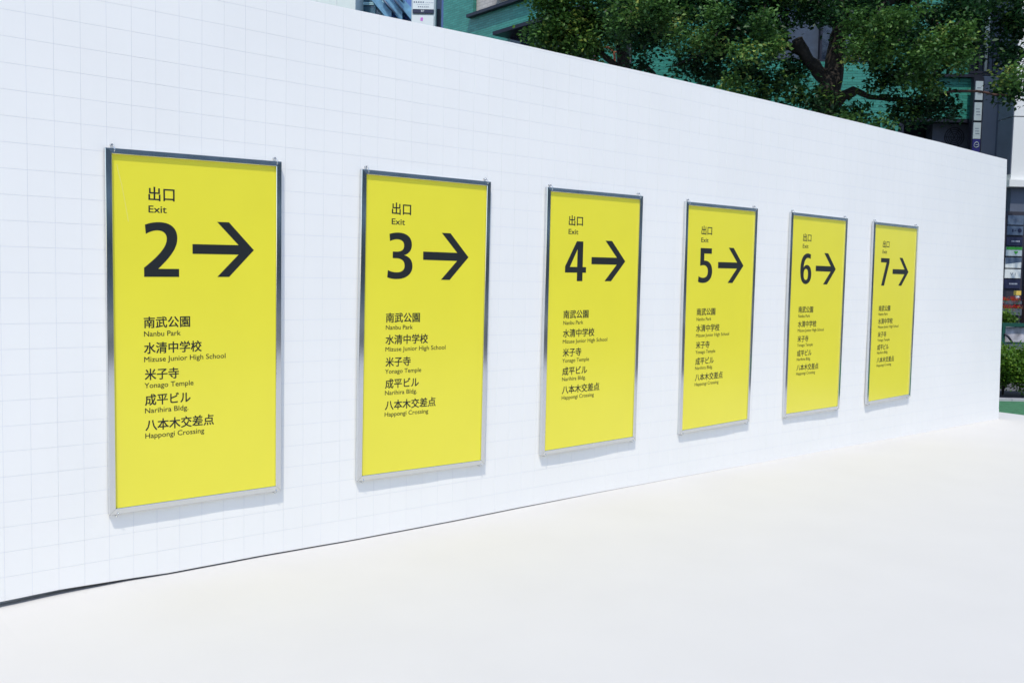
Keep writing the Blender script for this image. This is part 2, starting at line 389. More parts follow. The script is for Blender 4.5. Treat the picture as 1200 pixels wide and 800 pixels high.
LINES = [('南武公園', .178, .4137, .836, 'Nanbu Park', .179, .3644, .9050),
         ('水清中学校', .178, .4744, .963, 'Mizuse Junior High School', .1786, .6037, 1.0315),
         ('米子寺', .181, .3542, 1.0935, 'Yonago Temple', .179, .430, 1.1610),
         ('成平ビル', .181, .4143, 1.2205, 'Narihira Bldg.', .1805, .4024, 1.2860),
         ('八本木交差点', .182, .5392, 1.3460, 'Happongi Crossing', .181, .4863, 1.4120)]
SW, SH, SD = .92, 1.77, .030              # a sign: width, height, front of its frame off the wall
CORN = [[1.476, 2.0743, 2.3839, 2.0924, 2.3893, .3158, 1.4846, .3112], [2.8799, 2.0977, 3.8236, 2.1015, 3.8178, .301, 2.8699, .3057],
        [4.3063, 2.106, 5.2515, 2.1133, 5.2511, .3208, 4.308, .304], [5.7388, 2.1072, 6.6579, 2.1103, 6.6528, .3392, 5.752, .3165],
        [7.1424, 2.1115, 8.0475, 2.1075, 8.0469, .347, 7.1552, .3372], [8.5162, 2.1031, 9.3872, 2.1001, 9.3884, .3736, 8.5378, .3514]]
BAR = .031
def make_sign(num, cn, label):
    TL, TR, BR, BL = [np.array(cn[i:i+2]) for i in (0, 2, 4, 6)]
    cx = float((BL[0]+BR[0])/2); cz = float(min(BL[1], BR[1]))+ZS
    def fn(u, y, v):                       # u right, v down from the sign's top left corner, y off the wall (negative towards the viewer)
        s, t = u/SW, v/SH
        p = (TL*(1-s)+TR*s)*(1-t)+(BL*(1-s)+BR*s)*t
        return (float(p[0]), y, float(p[1])+ZS)
    root = empty('exit_sign', label, 'sign', (cx, 0, cz), 0, 'yellow exit signs on the white wall')
    off = (cx, 0, cz)
    yb, yf, yl, yp = -.005, -SD, -SD+.0015, -SD+.0115     # back, outer front, inner lip, panel
    # four mitred frame bars, each folded outwards-in
    cor = [(0, 0), (SW, 0), (SW, SH), (0, SH)]; b = BAR
    inn = [(b, b-.004), (SW-b, b-.004), (SW-b, SH-b+.002), (b, SH-b+.002)]
    e = .0022
    for k in range(4):
        a, c = cor[k], cor[(k+1) % 4]; ia, ic = inn[k], inn[(k+1) % 4]
        lerp = lambda p, q, t: (p[0]+(q[0]-p[0])*t, p[1]+(q[1]-p[1])*t)
        # trim each end a hair so the mitre joint reads as a line
        L_ = math.dist(a, c); g_ = .0006/L_
        a2, c2 = lerp(a, c, g_), lerp(a, c, 1-g_); ia2, ic2 = lerp(ia, ic, g_), lerp(ia, ic, 1-g_)
        rings = []
        for (q0, q1) in ((a2, ia2), (c2, ic2)):
            pr = [(q0, yb), (q0, yf+e*1.4), (lerp(q0, q1, .05), yf+e*(.68 if k == 0 else .5)), (lerp(q0, q1, .93), yf), (q1, yf+e), (q1, yp+.006), (lerp(q0, q1, .9), yp+.006), (lerp(q0, q1, .08), yb)]
            rings.append([(p[0], y, p[1]) for p, y in pr])
        mb = MB(off, fn); nn = len(rings[0])
        for j in range(nn):
            j2 = (j+1) % nn; mb.poly([rings[0][j], rings[1][j], rings[1][j2], rings[0][j2]])
        mb.poly(list(reversed(rings[0]))); mb.poly(rings[1])
        mb.build('frame_bar', M['steel'], root)
    mb = MB(off, fn); m_ = b-.008
    mb.box(m_, SW-m_, yp, yp+.004, m_-.004, SH-m_+.002)
    pan = mb.build('panel', M['yellow'], root)
    yt = yp-.0005
    def flat(name, V, Fc, x0, y0, sx, sy, material=M['print']):
        mb = MB(off, fn)
        q4 = max(1, len(V)//4)
        for i_, p in enumerate(V): mb.v.append(mb._p((x0+p[0]*sx, yt-(.00004*(i_//q4) if name == 'lettering' else 0), y0-p[1]*sy)))
        mb.f = list(Fc); mb.uv = [[(0, 0)]*len(f) for f in Fc]; mb.smooth = [False]*len(Fc)
        return mb.build(name, material, root)
    def fit(body, x0, x1, ymid=None, base=None, h=None, bold=0):
        V, Fc = text_mesh(body, bold=bold); lo, hi = V.min(0), V.max(0)
        sx = (x1-x0)/(hi[0]-lo[0])
        if h is None: sy = sx
        else: sy = h
        y0 = base if base is not None else ymid+sy*(hi[1]+lo[1])/2
        return flat('lettering', V, Fc, x0-lo[0]*sx, y0, sx, sy)
    fit('出口', .2062, .3375, ymid=.2062, bold=.017, h=.0735)
    fit('Exit', .2062, .2969, base=.2972, h=.034/.70, bold=.010)
    V, Fc = outline_mesh(DIG[num]); flat('numeral', V, Fc, .182, .6120, .269, .269)
    V, Fc = outline_mesh(ARROW); flat('arrow', V, Fc, .428, .6118, .3356, .281)
    for jp, x0, x1, ym, en, ex0, ex1, eb in LINES:
        fit(jp, x0, x1, ymid=ym, bold=.017, h=.0600)
        fit(en, ex0, ex1, base=eb, h=.0258/.70, bold=.006)
    # small clips at the corners: a screw with a bent wire loop over the frame
    for k, (u, v) in enumerate(((.040, 0), (SW-.030, 0), (.040, SH), (SW-.030, SH))):
        s = -1 if v == 0 else 1
        mb = MB(off, fn)
        if v == 0:
            mb.tube([(u-.006, -.001, v+s*.016), (u-.006, -.022, v+s*.016)], .0045, 8)
            mb.tube([(u-.006, -.020, v+s*.016), (u, -.030, v+s*.008), (u+.003, -.0325, v-s*.006), (u+.002, -.0318, v-s*.017)], .0016, 6)
            mb.tube([(u+.004, -.001, v+s*.012), (u+.004, -.016, v+s*.012)], .0028, 6)
        else:
            mb.tube([(u, -.001, v+.012), (u, -.020, v+.014), (u+.001, -.0325, v+.004), (u+.001, -.0322, v-.010)], .0014, 6)
            mb.tube([(u-.006, -.001, v+.008), (u-.006, -.026, v+.010)], .0020, 6)
        mb.build('wire_clip', M['steel'], root)
    if num == '2':
        mb = MB(off, fn)
        pts = [(.056, .075), (.064, .115), (.078, .17), (.090, .235), (.101, .30), (.108, .345)]
        for (a, c) in zip(pts[:-1], pts[1:]):
            mb.poly([(a[0]-.0007, yt, a[1]), (a[0]+.0007, yt, a[1]), (c[0]+.0007, yt, c[1]), (c[0]-.0007, yt, c[1])])
        mb.build('scratch', M['scratch'], root)
    return root
SL = {'2': 'largest yellow exit sign, numbered 2, leftmost on the wall, scratched at its upper left',
      '3': 'yellow exit sign with a big black 3, second from the left', '4': 'yellow exit sign with a big black 4, third from the left',
      '5': 'yellow exit sign with a big black 5, fourth from the left', '6': 'yellow exit sign with a big black 6, second from the right',
      '7': 'smallest looking yellow exit sign, numbered 7, rightmost on the wall'}
for nmb, cn in zip('234567', CORN): make_sign(nmb, cn, SL[nmb])

# ------------------------------------------------------------------ the street behind, in a frame turned with the street (b right, a away)
def W3(b, a, z): return (R0[0]*b+F0[0]*a, -DIST+R0[1]*b+F0[1]*a, z)
def G(px, py, a):
    r = FW+RT*(px-600)/FPX-UR*(py-400)/FPX; s = a/(r@F0); return s*(r@R0), CZ+s*r[2]
def vthing(name, label, cat, b, a, group=None):
    return empty(name, label, cat, W3(b, a, 0), -YAW, group)
def VB(b, a, fn=None): return MB((b, a, 0), fn)

# --- green glazed brick building
AG = 24.0; cb = 24*100/FPX
bR = G(1152, 150, AG)[0]
gb = vthing('green_brick_building', 'building faced in green glazed brick with dark windows behind the trees', 'building', cb, AG)
sx_, sy_ = -.806, 1.0; sl = math.hypot(sx_, sy_); sx_ /= sl; sy_ /= sl
def side(t, n_, z): return (cb+sx_*t-sy_*n_*1.0, AG+sy_*t+sx_*n_*1.0, z)   # t along the receding face, n_ out of it (towards the viewer's left)
# front wall pieces round the openings
def zz(py, a=AG, px=1000): return G(px, py, a)[1]
def bb(px, py=100, a=AG): return G(px, py, a)[0]
win = [(903, 1020, -70, 72), (760, 800, -60, 40)]
m1 = VB(cb, AG)
xs = [cb, bb(820), bb(865), bb(903), bb(1020), bR]
zr0, zr1 = zz(139, px=1100), zz(90, px=1100)
m1.box(cb+.002, bb(718), AG, AG+6, 0, 13)
m1.box(bb(740), bb(903), AG, AG+6, 0, 13)
m1.box(bb(903), bb(1020), AG, AG+6, 0, zz(73))
m1.box(bb(903), bb(1020), AG, AG+6, zz(-75), 13)
m1.box(bb(1020), bb(1061), AG, AG+6, 0, 13)
m1.box(bb(1061), bR, AG, AG+6, zr0, zr1)
m1.box(bb(1061), bb(1134), AG, AG+6, zr1, 13)
m1.box(bb(1134), bR, AG, AG+6, zz(-60, px=1140), 13)
m1.box(bb(1061), bR, AG+1.2, AG+6, 0, zr0)
m1.build('front_wall', M['green_brick'], gb)
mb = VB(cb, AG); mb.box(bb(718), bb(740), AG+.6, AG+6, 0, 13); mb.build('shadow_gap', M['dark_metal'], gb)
def window(parent, off, x0, x1, z0, z1, y, nx, nz, depth=.25, fm='dark_metal', gm='navy_glass', fr=.06, curtain=None):
    mb = MB(off)
    mb.box(x0, x0+fr, y-.0, y+depth, z0, z1); mb.box(x1-fr, x1, y, y+depth, z0, z1)
    mb.box(x0+fr, x1-fr, y, y+depth, z0, z0+fr); mb.box(x0+fr, x1-fr, y, y+depth, z1-fr, z1)
    for k in range(1, nx): xx = x0+(x1-x0)*k/nx; mb.box(xx-fr*.4, xx+fr*.4, y+.03, y+depth, z0+fr, z1-fr)
    for k in range(1, nz): z_ = z0+(z1-z0)*k/nz; mb.box(x0+fr, x1-fr, y+.045, y+depth, z_-fr*.35, z_+fr*.35)
    f = mb.build('window', M[fm], parent)
    for i in range(nx):
        for k in range(nz):
            mb = MB(off); a_ = x0+(x1-x0)*i/nx+.01; b_ = x0+(x1-x0)*(i+1)/nx-.01; c_ = z0+(z1-z0)*k/nz+.01; d_ = z0+(z1-z0)*(k+1)/nz-.01
            mb.box(a_, b_, y+depth-.05, y+depth-.04, c_, d_)
            mb.build('pane', M[curtain if (curtain and i == 0) else gm], f)
    return f
window(gb, (cb, AG, 0), bb(903)+.004, bb(1020)-.004, zz(73)+.004, zz(-75), AG+.05, 2, 2, curtain='curtain')
window(gb, (cb, AG, 0), bb(1134)+.004, bR-.004, zr1+.004, zz(-60, px=1140)-.004, AG+.3, 1, 3)
mb = VB(cb, AG); mb.box(bb(1061)+.01, bR-.01, AG+1.0, AG+1.15, 0, zr0-.004); mb.build('recess_panel', M['dark_metal'], gb)
mb = VB(cb, AG); mb.box(bb(1061), bR, AG-.05, AG+.1, zr0-.09, zr0-.003); mb.box(bb(1061)-.12, bb(1061)-.001, AG-.03, AG+.1, 0, zr0-.1); mb.build('recess_lintel', M['dark_metal'], gb)
mb = VB(cb, AG); mb.box(bb(1040), bR+.35, AG-.12, AG+.02, zr1-.02, zr1+.05); mb.build('balcony_ledge', M['dark_metal'], gb)
# balcony rail in front of the right-hand window, with a white pipe
mb = VB(cb, AG)
for z_ in (zz(50, px=1150), zz(86, px=1150)): mb.box(bb(1134), bb(1165), AG-.10, AG-.06, z_-.03, z_+.03)
for k in range(7):
    x = bb(1134)+(bb(1165)-bb(1134))*k/6; mb.box(x-.012, x+.012, AG-.09, AG-.07, zz(86, px=1150), zz(50, px=1150))
mb.build('balcony_rail', M['dark_metal'], gb)
mb = VB(cb, AG); mb.tube([(bb(1153), AG-.02, zz(90, px=1153)), (bb(1153), AG-.02, zz(-60, px=1153))], .055, 10); mb.build('drain_pipe', M['white_sign'], gb)
# receding face
T1 = 7.09
def sz(t, py):                             # height of a picture row on the receding face at t
    a = AG+sy_*t; px = 600+FPX*(cb+sx_*t)/a; return G(px, py, a)[1]
def st(px):                                # t where the face shows at a picture column
    k = (px-600)/FPX; return (cb-k*AG)/(k*sy_-sx_)
m2 = VB(cb, AG, side)
tA, tB = st(590), st(547)
zc0 = sz(tB, 19)
m2.box(0, T1, -.4, 0, 0, zc0); m2.box(0, tA, -.4, 0, zc0, 13); m2.box(tB, T1, -.4, 0, zc0, 13)
m2.build('side_wall', M['green_brick'], gb)
m3 = VB(cb, AG, side); m3.box(tA+.003, tB-.003, -.4, -.12, zc0+.003, 13); m3.build('cream_bay', M['cream_brick'], gb)
m3 = VB(cb, AG, side); m3.box(tA-1.6, tB+.12, -.1, .16, zc0-.05, zc0+.04); m3.build('window_sill', M['dark_metal'], gb)
m3 = VB(cb, AG, side); m3.box(tA-.8, tA+.75, -.1, .26, zc0+.28, zc0+.36); m3.build('awning_bar', M['dark_metal'], gb)
zl = sz(st(610), 39)
m3 = VB(cb, AG, side); m3.box(.3, st(588), -.3, .55, zl, zl+.10); m3.build('canopy', M['dark_metal'], gb)
m3 = VB(cb, AG, side); m3.box(.3, st(592), .002, .05, zl-1.6, zl-.003); m3.build('shop_window', M['navy_glass'], gb)

# --- grey column with floor-directory plates, right of the green front
gc = vthing('grey_column', 'grey rendered column between the green brick and the white pier', 'column', bb(1161), AG)
bo = bb(1161)
mb = MB((bo, AG, 0)); mb.box(bb(1153.4, a=AG-.25), bb(1170, a=AG-.25), AG-.25, AG+.8, 0, zz(92, px=1160)); mb.build('shaft', M['grey_render'], gc)
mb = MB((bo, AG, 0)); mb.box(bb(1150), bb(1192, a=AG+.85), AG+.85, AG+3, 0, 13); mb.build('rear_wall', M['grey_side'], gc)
mb = MB((bo, AG, 0)); mb.tube([(bb(1168), AG+.7, 0), (bb(1168), AG+.7, 12)], .05, 8); mb.build('drain_pipe', M['grey_render'], gc)
pb = vthing('plate_stack', 'pale name plates above a violet one, stacked beside the grey column', 'sign', bb(1148), AG-.3)
po = (bb(1148), AG-.3, 0)
xa, xb_ = bb(1143.6, a=AG-.39), bb(1152.2, a=AG-.39)
mb = MB(po); mb.box(xa-.03, xb_+.03, AG-.36, AG-.2, 0.0, zz(94, px=1148)); mb.build('frame', M['dark_metal'], pb)
for (p0, p1, mm) in ((95.5, 117.5, 'pale_sign'), (120.5, 141.5, 'pale_sign'), (144, 163, 'pale_sign'), (163.5, 181, 'violet_sign')):
    z1_, z0_ = zz(p0, AG-.36, 1148), zz(p1, AG-.36, 1148)
    mb = MB(po); mb.box(xa, xb_, AG-.39, AG-.361, z0_, z1_); pl = mb.build('plate', M[mm], pb)
    if mm == 'violet_sign':
        pl['label'] = 'violet plate with a pale spiral mark'
        mb = MB(po); c = ((xa+xb_)/2, (z0_+z1_)/2+.03)
        pts = [(c[0]+.055*(1+.1*k/8)*math.cos(k*.55), AG-.397, c[1]+(.10-.006*k)*math.sin(k*.55)) for k in range(16)]
        mb.tube(pts, .008, 5); mb.build('mark', M['pale_sign'], pl)
    else:
        mb = MB(po)
        for q in range(3):
            zq = z1_-(z1_-z0_)*(.35+.16*q); mb.box(xa+.03+.01*q, xb_-.05+.01*q, AG-.394, AG-.3905, zq-.012, zq)
        tag(mb.build('lettering', M['grey_print'], pl), kind='stuff')
ac = vthing('air_conditioner', 'grey outdoor air conditioner with round fan grille in the dark recess', 'air conditioner', bb(1115), AG+.6)
ao = (bb(1115), AG+.6, 0); zc = zz(161, AG+.4, 1118); xc = G(1118, 160, AG+.4)[0]
mb = MB(ao); mb.box(xc-.55, xc+.42, AG+.4, AG+.8, zc-.36, zc+.33); mb.build('casing', M['plastic'], ac)
mb = MB(ao)
for rr in (.24, .19, .14, .09): mb.tube([(xc+rr*math.cos(t), AG+.385, zc+rr*math.sin(t)) for t in np.linspace(0, 2*math.pi, 25)], .009, 5, False)
for k in range(6): mb.tube([(xc, AG+.38, zc), (xc+.25*math.cos(k*math.pi/3), AG+.38, zc+.25*math.sin(k*math.pi/3))], .007, 5)
mb.build('fan_grille', M['dark_metal'], ac)
mb = MB(ao); mb.box(xc-.5, xc-.42, AG+.42, AG+.78, 0, zc-.361); mb.box(xc+.3, xc+.38, AG+.42, AG+.78, 0, zc-.361); mb.build('stand', M['dark_metal'], ac)

# --- white building with a dark shopfront at the far right
AWB = 22.0
wb = vthing('white_building', 'white panelled building with a dark shopfront past the end of the tiled wall', 'building', G(1185, 200, AWB)[0], AWB)
wo = (G(1185, 200, AWB)[0], AWB, 0); x0w = wo[0]; x1w = x0w+9
za, zb_ = G(1190, 136.5, AWB)[1], G(1190, 213, AWB)[1]; zs_ = G(1190, 219.5, AWB)[1]
mb = MB(wo); mb.box(x0w, x1w, AWB, AWB+.66, za+.012, 14); mb.build('upper_panel', M['white_render'], wb)
mb = MB(wo); mb.box(x0w, x1w, AWB, AWB+.66, zb_+.03, za-.012); mb.build('lower_panel', M['white_render'], wb)
mb = MB(wo); mb.box(x0w+.05, x1w, AWB+.05, AWB+.62, 3.0, 13.9); mb.build('joint_backing', M['grey_side'], wb)
for q0, q1 in ((zs_+.3, za-.012), (za+.012, 14)):
    mb = MB(wo); mb.box(x0w-.02, x0w-.002, AWB+.01, AWB+.68, q0, q1); mb.build('shaded_return', M['grey_side'], wb)  # white building's left face: its shade put into the grey of this slab
mb = MB(wo); mb.box(x0w-.1, x1w, AWB-.15, AWB+.66, zs_, zb_+.028); mb.build('lintel', M['white_render'], wb)
mb = MB(wo); mb.box(x0w-1.2, x1w, AWB+1.5, AWB+1.7, 0, zs_-.003); mb.build('shopfront_interior', M['dark_base'], wb)
for k, xw in enumerate((x0w-.9, x0w+.62, x0w+2.2, x0w+3.8)):
    mb = MB(wo); mb.box(xw, xw+.12, AWB+.2, AWB+.35, 0, zs_-.004); mb.build('shopfront_post', M['brown_wood'], wb)
for k, z_ in enumerate((.35, .62, .9, 1.15)):
    mb = MB(wo); mb.box(x0w+.4, x1w-.2, AWB+.9-.2*k, AWB+1.1-.2*k, z_*.0+.30*k+.15, .30*k+.22); mb.build('step_rail', M['brown_wood'], wb)
# directory plates
AD = 20.5
dd = vthing('directory_board', 'tall dark directory board of seven tenant plates in front of the shopfront', 'sign', G(1189, 300, AD)[0], AD)
do = (G(1189, 300, AD)[0], AD, 0); xl, xr = G(1178, 300, AD)[0], G(1196.5, 300, AD)[0]
mb = MB(do); mb.box(xl-.06, xr+.05, AD, AD+.12, 0, G(1190, 248, AD)[1]); mb.build('board', M['dark_base'], dd)
PL = [(252.5, 263.6, 'slate_sign', 'ABC'), (265, 275.5, 'slate_sign', '●'), (278, 288, 'navy_sign', 'row'), (289.5, 300, 'pale_sign', 'heart'),
      (302, 314, 'white_sign', 'diag'), (315.5, 326, 'white_sign', 'V I'), (327.5, 338, 'navy_sign', 'row')]
for p0, p1, mm, kind in PL:
    z1_, z0_ = G(1190, p0, AD)[1], G(1190, p1, AD)[1]; mb = MB(do); mb.box(xl, xr, AD-.03, AD-.001, z0_, z1_); pl = mb.build('plate', M[mm], dd)
    yq = AD-.0335; zm = (z0_+z1_)/2
    def marks(name, rects, mt):
        mb = MB(do)
        for r in rects: mb.box(r[0], r[1], yq, AD-.0301, r[2], r[3])
        mb.build(name, M[mt], pl)
    hx = (xr-xl)
    if kind in ('ABC', 'V I'):
        V, Fc = text_mesh(kind); lo, hi = V.min(0), V.max(0); s = .085
        mb = MB(do)
        for p in V: mb.v.append(mb._p((xl+hx*.32+(p[0]-lo[0])*s*1.3, yq, zm-.035+p[1]*s)))
        mb.f = list(Fc); mb.uv = [[(0, 0)]*len(f) for f in Fc]; mb.smooth = [False]*len(Fc); mb.build('lettering', M['grey_print'], pl)
    elif kind == '●':
        mb = MB(do); c = (xl+hx*.78, zm); mb.prism([(c[0]+.045*math.cos(t), c[1]+.045*math.sin(t)) for t in np.linspace(0, 2*math.pi, 15)[:-1]], yq, AD-.0301); mb.build('mark', M['navy_sign'], pl)
        marks('lettering', [(xl+hx*.3, xl+hx*.38, zm-.03, zm+.03), (xl+hx*.45, xl+hx*.55, zm-.01, zm+.005)], 'navy_sign')
    elif kind == 'row': marks('lettering', [(xl+hx*(.3+.09*k), xl+hx*(.36+.09*k), zm-.012, zm+.018) for k in range(6)], 'pale_print')
    elif kind == 'heart':
        marks('stripe', [(xl, xr, z1_-.06, z1_-.001)], 'green_print')
        mb = MB(do); c = (xl+hx*.62, z0_+.075)
        mb.prism([(c[0], c[1]-.04), (c[0]+.045, c[1]+.005), (c[0]+.035, c[1]+.028), (c[0]+.012, c[1]+.028), (c[0], c[1]+.015), (c[0]-.012, c[1]+.028), (c[0]-.035, c[1]+.028), (c[0]-.045, c[1]+.005)], yq, AD-.0301)
        mb.build('heart', M['green_print'], pl)
    elif kind == 'diag':
        mb = MB(do); mb.prism([(xl, zm-.03), (xr, zm+.02), (xr, z1_-.001), (xl, z1_-.001)], yq, AD-.0301); mb.build('diagonal_band', M['slate_sign'], pl)  # darker slate band slanting across the upper part of the plate
# lantern by the board
AL = 19.6; lx, lz = G(1192.3, 343.5, AL)
ln = vthing('lantern', 'small lantern with yellow top and white globe beside the flower boxes', 'lantern', lx, AL); lo_ = (lx, AL, 0)
mb = MB(lo_); mb.box(lx-.05, lx+.05, AL-.05, AL+.05, lz-.04, lz+.05); mb.build('top_shade', M['lantern_y'], ln)
mb = MB(lo_); mb.tube([(lx, AL, lz-.12), (lx, AL, lz-.105), (lx, AL, lz-.08), (lx, AL, lz-.05), (lx, AL, lz-.041)], [.015, .036, .045, .036, .02], 10); mb.build('globe', M['lantern_w'], ln)
mb = MB(lo_); mb.tube([(lx, AL, 0), (lx, AL, lz-.1201)], .012, 6); mb.build('post', M['dark_metal'], ln)

# ------------------------------------------------------------------ foliage
def leaves(name, centres, radii, count, size, material, parent, off, droop=.2, per=7, flat_=.5):
    """centres Nx3 world points of twig tips; leaves gathered round random tips"""
    C_ = np.asarray(centres); n = count//per
    idx = rng.integers(0, len(C_), n); tip = C_[idx]+rng.normal(size=(n, 3))*np.asarray(radii)[idx][:, None]*[1, 1, .7]
    base = np.repeat(tip, per, 0)+rng.normal(size=(n*per, 3))*size*1.0
    N_ = len(base)
    th = rng.uniform(0, 2*np.pi, N_); el = rng.normal(-droop, .45, N_)
    d = np.stack([np.cos(th)*np.cos(el), np.sin(th)*np.cos(el), np.sin(el)], 1)
    up = np.tile([0, 0, 1.], (N_, 1))+rng.normal(size=(N_, 3))*flat_
    sd_ = np.cross(d, up); sd_ /= np.linalg.norm(sd_, axis=1)[:, None]; nn = np.cross(sd_, d)
    L_ = size*rng.uniform(.7, 1.3, N_)[:, None]; Wd = L_*.30
    p0 = base; p2 = base+d*L_; fold = nn*Wd*.35
    p1 = base+d*L_*.45+sd_*Wd+fold; p3 = base+d*L_*.45-sd_*Wd+fold
    V = np.stack([p0, p1, p2, p3], 1).reshape(-1, 3)-np.array(off)
    me = bpy.data.meshes.new(name); me.vertices.add(N_*4); me.vertices.foreach_set('co', V.astype(np.float32).ravel())
    k = np.arange(N_)*4; tri = np.stack([k, k+1, k+2, k, k+2, k+3], 1).ravel().astype(np.int32)
    me.loops.add(N_*6); me.loops.foreach_set('vertex_index', tri); me.polygons.add(N_*2)
    me.polygons.foreach_set('loop_start', np.arange(0, N_*6, 3, dtype=np.int32)); me.polygons.foreach_set('loop_total', np.full(N_*2, 3, dtype=np.int32))
    me.materials.append(material); me.update()
    tone = np.clip(np.repeat(rng.uniform(0, 1, len(C_))[idx]*.6+rng.uniform(0, .25, n), per)+rng.uniform(-.1, .25, N_), 0, 1)
    at = me.attributes.new('tone', 'FLOAT', 'FACE'); at.data.foreach_set('value', np.repeat(tone, 2).astype(np.float32))
    o = bpy.data.objects.new(name, me); COL.objects.link(o); o.parent = parent
    return tag(o, kind='stuff')
def wp(px, py, a): b, z = G(px, py, a); return W3(b, a, z)
def limb(parent, off, pts, rad, name='branch', m='bark', n=8):
    P = [Vector(wp(*p)) for p in pts]; out = []; rr = []
    for k in range(len(P)-1):
        for q in range(3):
            t = q/3; out.append(P[k].lerp(P[k+1], t)+Vector(rng.normal(size=3)*rad[k]*.12)); rr.append(rad[k]+(rad[k+1]-rad[k])*t)
    out.append(P[-1]); rr.append(rad[-1])
    mb = MB(off); mb.tube([tuple(p) for p in out], rr, n); return mb.build(name, M[m], parent)
def cloud(ells, dens=1.0, rtip=.16):
    """ellipsoids in picture px at a distance: (px, py, rx, ry, a, ra) -> scattered clump centres, weighted to the shell"""
    P = []
    for (px, py, rx, ry, a, ra) in ells:
        b, z = G(px, py, a); k = a/FPX; n = max(4, int(dens*rx*ry/60*max(1, ra)))
        for _ in range(n):
            v = rng.normal(size=3); v /= np.linalg.norm(v); v *= rng.uniform(.25, 1)**.4
            P.append(W3(b+v[0]*rx*k, a+v[1]*ra, z+v[2]*ry*k))
    return P
TA = 17.5
bt, _ = G(970, 340, TA); tbase = W3(bt, TA, 0)
tree = empty('leafy_tree', 'big dark green leafy tree with forked trunk rising behind the wall at right', 'tree', tbase)
limb(tree, tbase, [(970, 460, TA), (968, 240, TA), (966, 135, TA), (974, 95, TA), (981, 55, TA), (986, 20, TA), (994, -40, TA), (1000, -130, TA)], [.30, .25, .23, .19, .15, .13, .11, .05], 'trunk', n=12)
limb(tree, tbase, [(976, 100, TA), (958, 84, TA-.1), (942, 66, TA-.2), (934, 46, TA-.3)], [.13, .12, .11, .10])
limb(tree, tbase, [(940, 63, TA-.2), (918, 50, TA), (907, 25, TA), (905, -20, TA), (900, -80, TA)], [.07, .07, .06, .055, .03])
limb(tree, tbase, [(968, 128, TA), (990, 112, TA-.2), (1002, 108, TA-.3)], [.12, .09, .06])
limb(tree, tbase, [(972, 120, TA-.1), (1000, 106, TA-.3), (1020, 114, TA-.4), (1050, 117, TA-.5), (1070, 116, TA-.6)], [.09, .06, .045, .035, .03])
limb(tree, tbase, [(1068, 135, TA-.6), (1080, 120, TA-.6), (1092, 113, TA-.7), (1115, 107, TA-.8), (1147, 107, TA-.8), (1165, 111, TA-.8), (1184, 112, TA-.8), (1190, 104, TA-.8), (1198, 92, TA-.8)], [.03, .028, .026, .024, .022, .02, .017, .013, .01], m='twig')
limb(tree, tbase, [(984, 40, TA), (1030, 10, TA-.5), (1090, -30, TA-.8), (1170, -50, TA-.8)], [.10, .08, .06, .03])
limb(tree, tbase, [(982, 30, TA), (930, -20, TA-.4), (860, -50, TA-.7), (780, -60, TA-.7)], [.09, .08, .06, .03])
limb(tree, tbase, [(945, -10, TA-.3), (880, 30, TA-.5), (830, 60, TA-.7), (790, 78, TA-.8)], [.05, .04, .03, .015])
limb(tree, tbase, [(1060, -5, TA-.5), (1100, 30, TA-.9), (1120, 60, TA-1), (1125, 90, TA-1)], [.04, .03, .02, .01])
EB = [(800, 35, 60, 40, TA-.8, .8), (865, 50, 45, 38, TA-.7, .8), (770, 0, 60, 35, TA-.7, .8), (850, -15, 80, 38, TA-.7, .9), (840, 85, 38, 18, TA-.4, .5), (890, 100, 38, 22, TA-.3, .5),
      (900, 18, 22, 42, TA-.2, .5), (1010, 143, 45, 13, TA-.9, .5), (945, 122, 26, 13, TA-.6, .4), (1035, 50, 35, 26, TA-1, .6), (1078, 75, 42, 22, TA-1, .6), (1100, 32, 42, 30, TA-1, .6), (1050, 0, 50, 28, TA-.8, .8),
      (1035, 90, 36, 14, TA-.9, .4), (965, -5, 60, 20, TA-.5, .8), (1140, -2, 60, 24, TA-.9, .8), (1192, 4, 20, 24, TA-.9, .5), (1190, 92, 18, 18, TA-.8, .3), (1182, 62, 9, 8, TA-.8, .2), (1094, 120, 30, 10, TA-.8, .35),
      (1062, 132, 16, 10, TA-.8, .3), (750, 55, 28, 30, TA-.3, .5), (1190, 30, 12, 10, TA-.8, .3), (1140, 38, 12, 14, TA-.9, .3), (960, 15, 12, 12, TA-.8, .3), (925, 75, 14, 10, TA-.2, .3)]
PB = cloud(EB, .55)
EHI = [(820, -110, 130, 80, TA+.5, 1.5), (980, -150, 150, 110, TA+.5, 1.8), (1140, -110, 120, 80, TA+.3, 1.4)]
PH = cloud(EHI, .35)
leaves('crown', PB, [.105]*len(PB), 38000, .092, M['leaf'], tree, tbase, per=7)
ES = [(1020, 30, 26, 12), (1045, 58, 30, 11), (1076, 72, 30, 11), (1105, 58, 28, 12), (1122, 33, 18, 14), (1085, 97, 24, 8), (1003, 62, 12, 9), (757, 8, 38, 15), (778, 24, 18, 7), (733, 26, 16, 8),
      (832, 50, 26, 10), (792, 45, 22, 10), (872, 66, 20, 9), (890, 28, 12, 10), (1012, 141, 28, 8), (862, 104, 22, 8), (1190, 86, 10, 11), (1060, 20, 26, 9), (905, 60, 10, 8), (1130, 75, 12, 9), (840, 18, 20, 8)]
PS = cloud([(x, y, rx, ry, TA-1.9, .35) for x, y, rx, ry in ES], 1.6)
for (x, y, rx, ry) in ES[:14]:
    limb(tree, tbase, [(x+rx*.6, y-ry*2.2, TA-.7), (x+rx*.2, y-ry*.6, TA-1.5), (x-rx*.4, y+ry*.2, TA-1.9)], [.022, .014, .006], n=5)
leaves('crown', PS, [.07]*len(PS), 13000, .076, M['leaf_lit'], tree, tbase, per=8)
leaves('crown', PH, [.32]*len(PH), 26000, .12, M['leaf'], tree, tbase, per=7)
TB = 19.5
